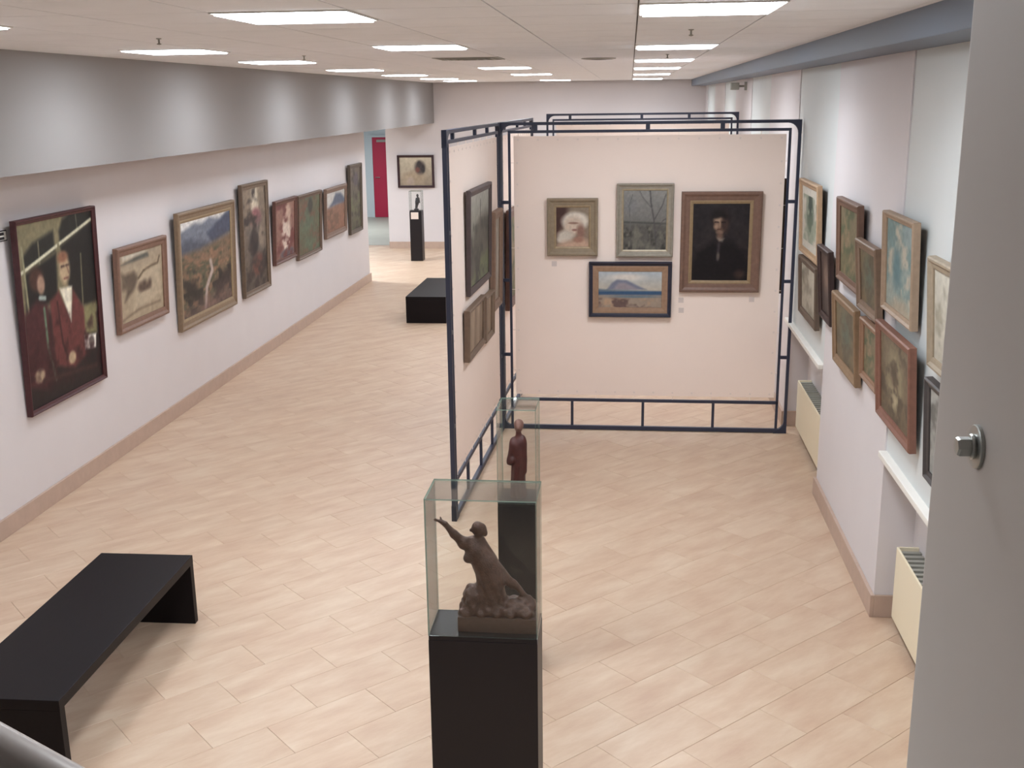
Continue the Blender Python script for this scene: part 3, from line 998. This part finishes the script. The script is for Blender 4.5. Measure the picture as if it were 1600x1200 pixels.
# ---- drawings (u right, v up over the whole frame)
def d_couple(p):
    p.grain(0.1, 9, 9, 2)
    p.poly([(-.1, 1.1), (.6, 1.1), (.56, .5), (-.1, .5)], (128, 116, 76), .02)
    p.poly([(.5, .5), (.53, .9), (.62, .98), (1.1, 1.1), (1.1, .4)], (120, 108, 72), .02)
    p.poly([(.08, .815), (.2, .87), (.46, .914), (.464, .804), (.077, .743)], (30, 34, 30))
    p.poly([(.086, .726), (.475, .792), (.451, .548), (.071, .52)], (26, 28, 28))
    p.poly([(.531, .9), (.58, .955), (.68, .985), (1.05, 1.0), (1.05, .945), (.536, .833)], (28, 32, 28))
    p.poly([(.534, .82), (1.05, .94), (1.05, .44), (.763, .464), (.6, .6)], (24, 26, 26))
    p.line([(.27, .87), (.27, .76)], .006, (120, 116, 84))
    p.line([(.76, .98), (.77, .88)], .006, (90, 92, 70))
    p.line([(.79, .75), (.77, .46)], .008, (112, 108, 74))
    p.line([(.05, .735), (.96, .927)], .009, (205, 200, 160))
    p.line([(.08, .86), (.1, .5)], .01, (150, 144, 100))
    p.line([(.51, .83), (.5, .62)], .012, (120, 112, 74))
    p.poly([(-.1, .1), (-.1, .5), (.5, .5), (.8, .45), (1.1, .4), (1.1, -.1), (-.1, -.1)], (38, 28, 30), .03)
    p.poly([(.763, .464), (.954, .463), (.936, .284), (.752, .30)], (132, 126, 74))
    p.poly([(.05, .52), (.2, .58), (.32, .54), (.37, .15), (.23, .1), (.02, .15)], (80, 28, 34), .02)
    p.ell(.215, .685, .085, .062, (78, 42, 32))
    p.ell(.262, .65, .045, .05, (168, 124, 96))
    p.line([(.235, .585), (.3, .575)], .012, (150, 170, 160))
    p.line([(.278, .522), (.286, .315), (.351, .128)], .012, (92, 126, 92))
    p.poly([(.35, .55), (.47, .59), (.598, .4), (.647, .58), (.775, .45), (.77, .19), (.6, .14), (.36, .2)], (116, 44, 42), .015)
    p.line([(.44, .53), (.47, .3), (.53, .2)], .01, (70, 26, 28))
    p.poly([(.482, .6), (.643, .592), (.598, .4)], (232, 222, 190), .01)
    p.ell(.565, .695, .068, .082, (196, 160, 112))
    p.ell(.552, .762, .066, .03, (150, 88, 56), .4)
    p.line([(.525, .712), (.565, .712)], .008, (92, 62, 50), .8)
    p.line([(.585, .712), (.625, .712)], .008, (92, 62, 50), .8)
    p.line([(.6, .7), (.615, .67)], .008, (150, 108, 80))
    p.line([(.55, .645), (.605, .645)], .006, (140, 80, 64))
    p.poly([(.756, .294), (.921, .281), (.904, .202), (.754, .216)], (235, 232, 218), .008)
    p.ell(.85, .245, .04, .035, (110, 96, 90))
    p.ell(.575, .205, .05, .036, (190, 156, 112))
    p.ell(.16, .185, .06, .036, (178, 146, 108))
    p.blotch((58, 20, 26), 14, 14, 8, .56, .2, .5, 0.05, .5)
    p.line([(.2, .15), (.9, .1)], .015, (70, 34, 34), .6)
    p.grain(.14, 34, 34, 4)

def d_cream(p):
    p.grad((176, 152, 116), (186, 164, 128))
    p.poly([(0, .9), (1, .97), (1, .72), (0, .72)], (172, 150, 118), .05)
    p.poly([(.1, .79), (.4, .845), (.63, .86), (.65, .8), (.33, .79)], (84, 86, 78), .02)
    p.poly([(.12, .9), (.5, .93), (.62, .87), (.15, .83)], (206, 194, 168), .02)
    p.poly([(.11, .664), (.35, .68), (.42, .58), (.335, .464), (.15, .35), (.2, .49)], (104, 84, 66), .03)
    p.poly([(.1, .7), (.2, .55), (.3, .45), (.1, .5)], (112, 92, 70), .04)
    p.line([(.43, .576), (.53, .645), (.68, .672), (.83, .68), (.87, .76)], .016, (112, 90, 64))
    p.poly([(.45, .55), (.6, .64), (.86, .66), (.9, .3), (.3, .2), (.35, .4)], (192, 170, 134), .03)
    for (x, y, rx, ry) in ((.46, .46, .05, .06), (.54, .485, .06, .05), (.6, .44, .05, .04), (.65, .47, .04, .06), (.52, .43, .06, .035)):
        p.ell(x, y, rx, ry, (92, 70, 56), .5, .85)
    p.line([(.1, .14), (.4, .2), (.85, .2)], .018, (140, 116, 90), .7)
    p.grain(.1, 22, 22, 9)

def d_valley(p):
    p.grad((150, 110, 70), (120, 110, 80))
    p.poly([(0, 1), (1, 1), (1, .8), (0, .8)], (224, 224, 220), .02)
    p.poly([(0, .82), (.3, .88), (.42, .86), (.55, .9), (.75, .86), (1, .94), (1, .62), (0, .6)], (112, 124, 146), .02)
    p.poly([(.5, .76), (.7, .84), (.95, .93), (1, .72), (.6, .66)], (66, 78, 108), .02)
    p.poly([(0, .72), (.2, .76), (.5, .68), (.65, .66), (.3, .6), (0, .62)], (78, 88, 110), .03)
    p.poly([(0, .64), (.4, .64), (.7, .68), (1, .72), (1, 0), (0, 0)], (134, 104, 74), .03)
    p.blotch((92, 90, 64), 12, 20, 3, .5, .15, .8, 0, .66)
    p.blotch((156, 110, 76), 14, 26, 5, .55, .12, .7, .1, .66)
    p.blotch((54, 52, 44), 11, 18, 6, .58, .12, .8, 0, .5)
    p.poly([(.06, .42), (.28, .38), (.38, .18), (.15, .25)], (58, 50, 44), .04)
    p.poly([(.6, .3), (.95, .42), (.92, .25), (.65, .15)], (62, 50, 46), .04)
    p.line([(.55, .51), (.58, .42), (.47, .285), (.44, .1), (.44, .03)], .022, (190, 168, 156))
    p.poly([(0, .12), (.4, .2), (1, .25), (1, 0), (0, 0)], (124, 88, 84), .08, .6)
    p.grain(.16, 40, 40, 7)

def d_tall(p):
    p.grad((92, 78, 68), (150, 126, 98))
    p.poly([(.4, .95), (.62, .97), (.66, .74), (.4, .74)], (206, 188, 156), .04)
    p.ell(.55, .68, .2, .09, (150, 78, 84))
    p.ell(.4, .68, .1, .06, (176, 110, 96))
    p.poly([(.2, .6), (.7, .66), (.85, .3), (.6, .1), (.3, .2)], (104, 92, 84), .08)
    p.ell(.45, .45, .16, .12, (50, 42, 44))
    p.ell(.6, .25, .25, .1, (116, 62, 52))
    p.ell(.75, .5, .12, .1, (140, 120, 98))
    p.blotch((64, 52, 48), 6, 12, 2, .55, .15, .6)
    p.grain(.16, 20, 34, 1)

def d_pink(p):
    p.grad((150, 92, 78), (166, 112, 92))
    p.ell(.55, .42, .2, .3, (222, 196, 176))
    p.ell(.62, .75, .14, .16, (204, 162, 136))
    p.ell(.6, .12, .3, .08, (92, 92, 108))
    p.blotch((126, 56, 52), 6, 9, 2, .56, .15, .7)
    p.grain(.12, 20, 26, 3)

def d_green(p):
    p.grad((96, 96, 66), (104, 108, 74))
    p.blotch((92, 112, 82), 5, 6, 4, .5, .2, .8)
    p.blotch((122, 84, 60), 7, 9, 7, .58, .12, .6)
    p.ell(.55, .8, .1, .12, (66, 66, 56))
    p.grain(.15, 22, 22, 5)

def d_bluehill(p):
    p.grad((156, 96, 66), (166, 112, 84))
    p.poly([(0, 1), (1, 1), (1, .66), (0, .6)], (200, 196, 188), .03)
    p.poly([(.15, .6), (.35, .7), (.5, .86), (.75, .84), (.95, .7), (.95, .62), (.5, .62)], (86, 100, 128), .03)
    p.blotch((126, 86, 62), 7, 12, 6, .54, .14, .7, 0, .58)
    p.grain(.12, 24, 24, 8)

def d_olivegrey(p):
    p.grad((92, 92, 66), (122, 106, 88))
    p.ell(.55, .78, .2, .1, (96, 84, 92))
    p.blotch((72, 62, 52), 5, 9, 3, .54, .14, .7)
    p.blotch((112, 116, 74), 5, 8, 5, .56, .14, .6, 0, .6)
    p.grain(.12, 20, 30, 2)

def d_rider(p):
    p.grad((150, 130, 104), (200, 184, 150), 0.1, .9)
    p.ell(.45, .3, .3, .2, (172, 146, 112), .4)
    p.ell(.62, .62, .14, .2, (78, 66, 62), .3)
    p.ell(.6, .72, .06, .1, (66, 58, 58))
    p.ell(.55, .55, .06, .08, (128, 72, 60))
    p.ell(.7, .58, .05, .12, (60, 54, 54))
    p.ell(.35, .2, .1, .12, (176, 150, 128), .4)
    p.grain(.1, 16, 12, 3)

def d_oldwoman(p):
    p.grad((150, 116, 92), (150, 130, 104))
    p.poly([(0, 1), (.46, 1), (.36, .6), (.2, .3), (0, .2)], (84, 50, 44), .06)
    p.ell(.55, .6, .26, .16, (222, 206, 184), .2)
    p.ell(.52, .52, .18, .16, (214, 182, 152), .25)
    p.ell(.52, .57, .1, .02, (168, 120, 98))
    p.ell(.54, .45, .05, .02, (166, 104, 90))
    p.ell(.66, .42, .08, .13, (156, 104, 84), .4)
    p.ell(.36, .34, .16, .1, (206, 190, 168), .35)
    p.ell(.3, .28, .1, .06, (214, 198, 176), .35)
    p.poly([(.15, .12), (.3, .24), (.7, .3), (.9, .24), (.9, 0), (.1, 0)], (206, 156, 122), .05)
    p.ell(.62, .28, .1, .05, (178, 116, 90), .4)
    p.grain(.07, 22, 22, 2)

def d_branches(p):
    p.grad((92, 86, 80), (146, 144, 138))
    p.poly([(0, .46), (1, .44), (1, 0), (0, 0)], (94, 90, 82), .05)
    p.line([(0, .48), (1, .45)], .012, (80, 82, 76))
    p.line([(.7, .2), (.66, .5), (.6, .75), (.58, .95)], .012, (86, 82, 82))
    p.line([(.66, .5), (.8, .7), (.86, .85)], .008, (92, 86, 86))
    p.line([(.62, .66), (.45, .82), (.4, .9)], .007, (100, 96, 96))
    p.line([(.7, .35), (.82, .5), (.95, .55)], .007, (90, 84, 84))
    p.ell(.25, .7, .1, .1, (126, 124, 124), .5)
    p.line([(.25, .4), (.22, .7), (.28, .85)], .007, (104, 102, 100))
    p.blotch((66, 62, 58), 12, 10, 4, .55, .12, .6, 0, .45)
    p.blotch((116, 110, 96), 12, 10, 8, .58, .12, .6, 0, .45)
    p.grain(.1, 30, 30, 5)

def d_sea(p):
    p.grad((196, 178, 150), (170, 186, 198), .45, .85)
    p.ell(.45, .72, .2, .06, (218, 206, 190), .5)
    p.poly([(.22, .5), (.28, .62), (.34, .68), (.46, .67), (.58, .58), (.7, .5)], (116, 122, 148), .015)
    p.poly([(.3, .5), (.36, .62), (.44, .62), (.55, .54), (.6, .5)], (150, 136, 146), .02)
    p.poly([(.08, .47), (.92, .47), (.92, .39), (.08, .39)], (44, 88, 138), .012)
    p.poly([(.3, .5), (.92, .475), (.92, .46), (.08, .46), (.08, .52)], (70, 100, 130), .01, .5)
    p.poly([(.08, .4), (.92, .4), (.92, .1), (.08, .1)], (168, 142, 118), .02)
    p.blotch((116, 84, 76), 9, 7, 3, .54, .12, .8, .14, .36)
    p.blotch((196, 150, 110), 11, 8, 6, .58, .12, .7, .12, .36)
    p.ell(.55, .37, .3, .02, (96, 122, 140), .5)
    p.grain(.06, 30, 20, 4)

def d_darkman(p):
    p.grad((34, 27, 28), (44, 38, 42))
    p.blotch((58, 48, 48), 5, 5, 2, .58, .2, .5, .3, 1)
    p.poly([(.12, .12), (.2, .4), (.4, .5), (.62, .5), (.82, .4), (.9, .12)], (26, 20, 24), .04)
    p.ell(.49, .735, .115, .1, (36, 27, 28), .3)
    p.ell(.488, .68, .08, .085, (122, 84, 64), .25)
    p.ell(.47, .722, .058, .026, (168, 130, 100), .5)
    p.ell(.545, .68, .045, .09, (74, 48, 42), .5)
    p.poly([(.4, .75), (.43, .735), (.5, .75), (.56, .73), (.58, .76), (.5, .82), (.42, .8)], (34, 26, 27), .015)
    p.line([(.425, .7), (.465, .698)], .008, (58, 38, 34))
    p.line([(.51, .698), (.55, .698)], .008, (46, 30, 30))
    p.ell(.445, .66, .03, .03, (172, 128, 98), .5)
    p.ell(.487, .672, .012, .028, (168, 124, 94), .5)
    p.line([(.46, .628), (.515, .627)], .006, (104, 60, 50))
    p.ell(.485, .6, .04, .02, (148, 106, 80), .5)
    p.ell(.49, .56, .04, .035, (128, 90, 70), .5)
    p.poly([(.455, .545), (.55, .54), (.525, .505), (.48, .505)], (186, 162, 140), .012, .55)
    p.line([(.48, .48), (.47, .33)], .02, (60, 50, 56), .8)
    p.ell(.475, .36, .018, .035, (104, 90, 78), .5)
    p.ell(.75, .18, .06, .04, (70, 46, 38), .5)
    p.grain(.16, 30, 34, 6)

def d_tower(p):
    p.grad((92, 96, 70), (166, 160, 146))
    p.poly([(.1, .3), (.3, .6), (.5, .68), (.8, .72), (.95, .68), (.95, 0), (.1, 0)], (92, 88, 76), .06)
    p.poly([(.1, .1), (.6, .3), (.95, .3), (.95, 0), (.1, 0)], (106, 116, 74), .06)
    p.line([(.55, .6), (.55, .85)], .015, (88, 80, 76))
    p.blotch((66, 66, 58), 8, 8, 3, .55, .14, .7, 0, .7)
    p.grain(.12, 26, 26, 9)

def d_brown(p):
    p.grad((150, 118, 88), (166, 134, 104))
    for k, x in enumerate((.2, .36, .52, .68, .84)):
        p.line([(x, 0), (x + .02, 1)], .03, ((126, 96, 70), (178, 146, 112))[k % 2], .8)
    p.grain(.12, 16, 5, 5)

def d_greypage(p):
    p.grad((150, 128, 106), (158, 144, 126))
    p.ell(.5, .5, .26, .3, (178, 166, 148), .4)
    p.line([(.5, .25), (.52, .75)], .03, (106, 88, 76), .8)
    p.grain(.1, 16, 20, 4)

def d_strip(p):
    p.grad((196, 184, 160), (206, 196, 176))
    p.ell(.5, .55, .2, .34, (96, 116, 92), .3)
    p.ell(.5, .7, .12, .14, (60, 80, 70), .4)
    p.blotch((150, 160, 130), 8, 10, 2, .55, .12, .7)
    p.grain(.08, 20, 20, 3)

def d_pale(p):
    p.grad((168, 156, 130), (196, 184, 158))
    p.blotch((140, 128, 104), 5, 6, 4, .55, .15, .7)
    p.grain(.08, 20, 20, 3)

def d_dusk(p):
    p.grad((60, 42, 36), (92, 66, 54))
    p.ell(.5, .6, .2, .2, (128, 96, 78), .5)
    p.grain(.14, 20, 20, 3)

def d_olive(p):
    p.grad((112, 104, 64), (138, 118, 84))
    p.blotch((92, 100, 62), 5, 7, 4, .52, .16, .8)
    p.blotch((150, 122, 84), 7, 8, 9, .56, .14, .7)
    p.grain(.12, 22, 22, 3)

def d_goldgreen(p):
    p.grad((122, 96, 58), (118, 106, 72))
    p.ell(.5, .5, .2, .3, (92, 104, 82), .5)
    p.blotch((96, 82, 56), 7, 8, 3, .54, .15, .7)
    p.grain(.12, 20, 20, 3)

def d_teal(p):
    p.grad((150, 160, 142), (132, 156, 156))
    p.blotch((108, 142, 138), 4, 5, 4, .48, .2, .9)
    p.blotch((182, 172, 146), 5, 7, 9, .56, .14, .8)
    p.ell(.4, .48, .14, .22, (84, 128, 134), .5)
    p.poly([(.1, .05), (.6, .22), (.9, .1), (.9, 0), (.1, 0)], (172, 156, 126), .06)
    p.grain(.1, 24, 24, 3)

def d_oval(p):
    p.grad((112, 92, 62), (128, 108, 76))
    p.ell(.48, .5, .24, .3, (150, 134, 92), .3)
    p.ell(.48, .54, .12, .14, (128, 104, 74), .4)
    p.ell(.46, .34, .12, .1, (172, 154, 110), .4)
    p.blotch((92, 76, 54), 8, 9, 5, .55, .15, .7)
    p.grain(.12, 22, 22, 3)

def d_spire(p):
    p.grad((182, 172, 148), (202, 194, 172))
    p.line([(.5, .15), (.5, .8)], .035, (122, 116, 102))
    p.poly([(.4, .12), (.42, .42), (.6, .42), (.62, .12)], (112, 110, 96), .03)
    p.ell(.75, .3, .1, .15, (150, 150, 128), .5)
    p.blotch((160, 150, 124), 6, 7, 3, .56, .14, .7)
    p.grain(.08, 20, 20, 3)

def d_greywash(p):
    p.grad((150, 150, 140), (172, 168, 156))
    p.line([(.35, .1), (.4, .9)], .05, (120, 116, 106), .7)
    p.blotch((112, 108, 100), 5, 6, 4, .55, .15, .7)
    p.grain(.1, 20, 20, 3)

R = math.radians
def on_left(label, y0, y1, zb, H, lean, fw, fc, draw, d=0.045, **k):
    painting(label, (XL + 0.05 - d, (y0 + y1) / 2, zb), PI / 2, R(lean), y1 - y0, H, fw, d, fc, draw, group='paintings along the left wall', **k)
GOLD, BROWN = (150, 124, 88), (128, 96, 74)
on_left('large dark portrait of a seated couple by a window, nearest on the left wall', 7.19, 8.363, 0.735, 1.40, 1.9, 0.035, (86, 32, 36), d_couple, res=150)
on_left('small cream landscape in a brown frame beside the large couple portrait', 8.68, 9.69, 1.022, 0.725, 3.0, 0.075, (142, 98, 76), d_cream, res=70)
on_left('wide mountain valley landscape with a pale path in a gilt frame', 9.943, 11.477, 0.78, 1.13, 2.6, 0.075, (146, 116, 84), d_valley, res=90, lc=(170, 142, 100), lw=0.03)
on_left('tall narrow brownish figure painting right of the mountain valley landscape', 11.754, 12.657, 0.785, 1.25, 1.8, 0.06, (120, 96, 74), d_tall, res=60)
on_left('small painting with a pale pink figure in a red-brown frame', 12.876, 13.765, 0.988, 0.77, 3.2, 0.055, (112, 66, 54), d_pink)
on_left('small green painting touching the pink figure painting', 13.835, 14.935, 0.912, 0.83, 2.8, 0.05, (116, 88, 70), d_green)
on_left('small landscape with a blue hill over orange ground', 15.193, 16.353, 1.022, 0.70, 2.6, 0.07, (138, 104, 84), d_bluehill)
on_left('narrow olive-grey painting at the far end of the left wall', 16.589, 17.362, 0.917, 1.055, 1.6, 0.06, (98, 82, 66), d_olivegrey)

# sign beside the first painting
t = thing('wall_sign', 'small white sign with black marks left of the couple portrait', 'sign', (XL, 7.02, 2.0))
box('plate', 0, 0.006, -0.2, 0.2, 0, 0.075, M_dark, t)
box('panel', 0.006, 0.008, -0.195, 0.19, 0.008, 0.067, M_white, t)
box('mark', 0.008, 0.009, 0.1, 0.16, 0.042, 0.062, M_dark, t)
box('mark', 0.008, 0.009, 0.1, 0.16, 0.012, 0.03, M_dark, t)

# far wall
painting('beige painting with a dark cluster of figures on the far wall', (-4.243, YB - 0.002, 1.22), 0, R(1.5), 0.74, 0.64, 0.045, 0.05, (62, 28, 36), d_rider)

# front panel
fy = PAN_Y - 0.006
def on_panel(label, x0, x1, z0, z1, fw, fc, draw, lean=1.0, **k):
    painting(label, ((x0 + x1) / 2, fy, z0), 0, R(lean), x1 - x0, z1 - z0, fw, 0.045, fc, draw, group='paintings on the front display panel', **k)
on_panel('small portrait of a white-haired woman in a gilt frame', -0.702, -0.264, 1.582, 2.077, 0.062, (156, 132, 100), d_oldwoman, res=90, lc=(176, 146, 104), lw=0.018)
on_panel('grey painting of bare branches in a silver-gold frame', -0.105, 0.379, 1.575, 2.20, 0.045, (162, 150, 130), d_branches, res=70, lc=(182, 160, 124), lw=0.016)
on_panel('seascape with a headland in a dark blue frame', -0.339, 0.377, 1.045, 1.53, 0.035, (44, 44, 66), d_sea, res=80, lc=(176, 132, 98), lw=0.05)
on_panel('dark portrait of a man in a wide red-brown and gold frame', 0.443, 1.12, 1.27, 2.13, 0.075, (138, 96, 76), d_darkman, res=150, lc=(170, 136, 92), lw=0.028)
for (x, z, lb) in ((-0.643, 1.505, 'small grey caption card below the white-haired woman portrait'), (0.462, 1.19, 'small grey caption card at the left below the dark portrait'),
                   (0.466, 1.10, 'lower small grey caption card near the seascape'), (1.067, 1.2, 'small grey caption card at the right below the dark portrait')):
    tag(box('caption_card', x - 0.022, x + 0.022, PAN_Y - 0.0055, PAN_Y - 0.003, z - 0.02, z + 0.025, M_cardg), lb, 'card', 'caption cards on the front panel')
# a picture hung on the reverse of the front panel
painting('back-to-front picture hung on the reverse of the front panel', (1.0, PAN_Y + 0.024, 1.25), PI, R(0.5), 0.65, 0.98, 0.05, 0.05, (96, 72, 60), d_olive)

# side panel (seen at a grazing angle); its pictures face the right
side_n = Vector((sd.y, -sd.x, 0))
def on_side(label, s0, s1, z0, z1, fw, fc, draw, d=0.045, lean=1.2, **k):
    q = S0 + sd * ((s0 + s1) / 2) + side_n * 0.008
    painting(label, (q.x, q.y, z0), SIDE_A, R(lean), s1 - s0, z1 - z0, fw, d, fc, draw, group='paintings on the side display panel', **k)
on_side('dark-framed painting of a tower over green ground on the side panel', 0.61, 1.56, 1.51, 2.275, 0.05, (84, 66, 66), d_tower, d=0.035)
on_side('tall brown-framed painting next to the panel corner post', 1.645, 2.06, 1.2, 2.02, 0.07, (150, 112, 88), d_greypage)
on_side('wide brown streaked picture below the tower painting', 0.47, 1.19, 1.05, 1.43, 0.04, (128, 98, 76), d_brown)
on_side('small brown streaked picture beside the wide brown one on the side panel', 1.215, 1.615, 1.03, 1.40, 0.04, (138, 108, 84), d_brown)
q2 = 2.36
on_side('reddish-brown picture behind the panel corner seen through the frame gap', 2.5, 3.25, 1.05, 1.95, 0.08, (124, 82, 68), d_olive)

# right wall
def on_right(label, y0, y1, zb, H, lean, fw, fc, draw, d=0.04, **k):
    painting(label, (XR - 0.05 + d, (y0 + y1) / 2, zb), -PI / 2, R(lean), y1 - y0, H, fw, d, fc, draw, group='paintings along the right wall', **k)
on_right('orange-framed picture with a white mount beside the panel post', 8.25, 9.13, 1.69, 0.58, 2.6, 0.05, (196, 152, 108), d_strip, matte=(214, 206, 188))
on_right('pale picture in a brown frame below the orange-framed one', 8.18, 9.0, 1.215, 0.46, 2.7, 0.05, (108, 84, 66), d_pale)
on_right('narrow dark picture right of the orange-framed one', 7.59, 8.05, 1.366, 0.515, 4.3, 0.045, (66, 42, 38), d_dusk)
on_right('upper brown-framed olive painting, highest of the middle cluster', 6.77, 7.47, 1.726, 0.54, 2.9, 0.055, (128, 88, 66), d_olive)
on_right('olive painting hanging between the teal painting and the brown-framed one', 6.2, 6.75, 1.665, 0.42, 5.0, 0.055, (140, 108, 82), d_goldgreen)
on_right('gilt-framed dull green painting, lower left of the middle cluster', 6.65, 7.41, 1.18, 0.475, 4.0, 0.055, (154, 116, 78), d_goldgreen)
on_right('small gold and green painting squeezed beside the reddish frame', 6.1, 6.55, 1.285, 0.36, 3.1, 0.04, (160, 112, 78), d_olive)
on_right('pale teal painting in a light brown frame', 5.46, 6.12, 1.777, 0.53, 2.8, 0.035, (176, 142, 110), d_teal, res=60)
on_right('large reddish-framed painting with a golden oval shape', 5.31, 6.06, 1.197, 0.53, 4.0, 0.05, (146, 88, 66), d_oval, res=60)
on_right('light painting with a thin spire beside the grey column', 4.45, 5.12, 1.69, 0.51, 4.1, 0.05, (166, 144, 114), d_spire, res=60)
on_right('grey picture in a dark frame at the bottom beside the grey column', 4.5, 5.03, 1.18, 0.48, 3.6, 0.04, (72, 64, 62), d_greywash)
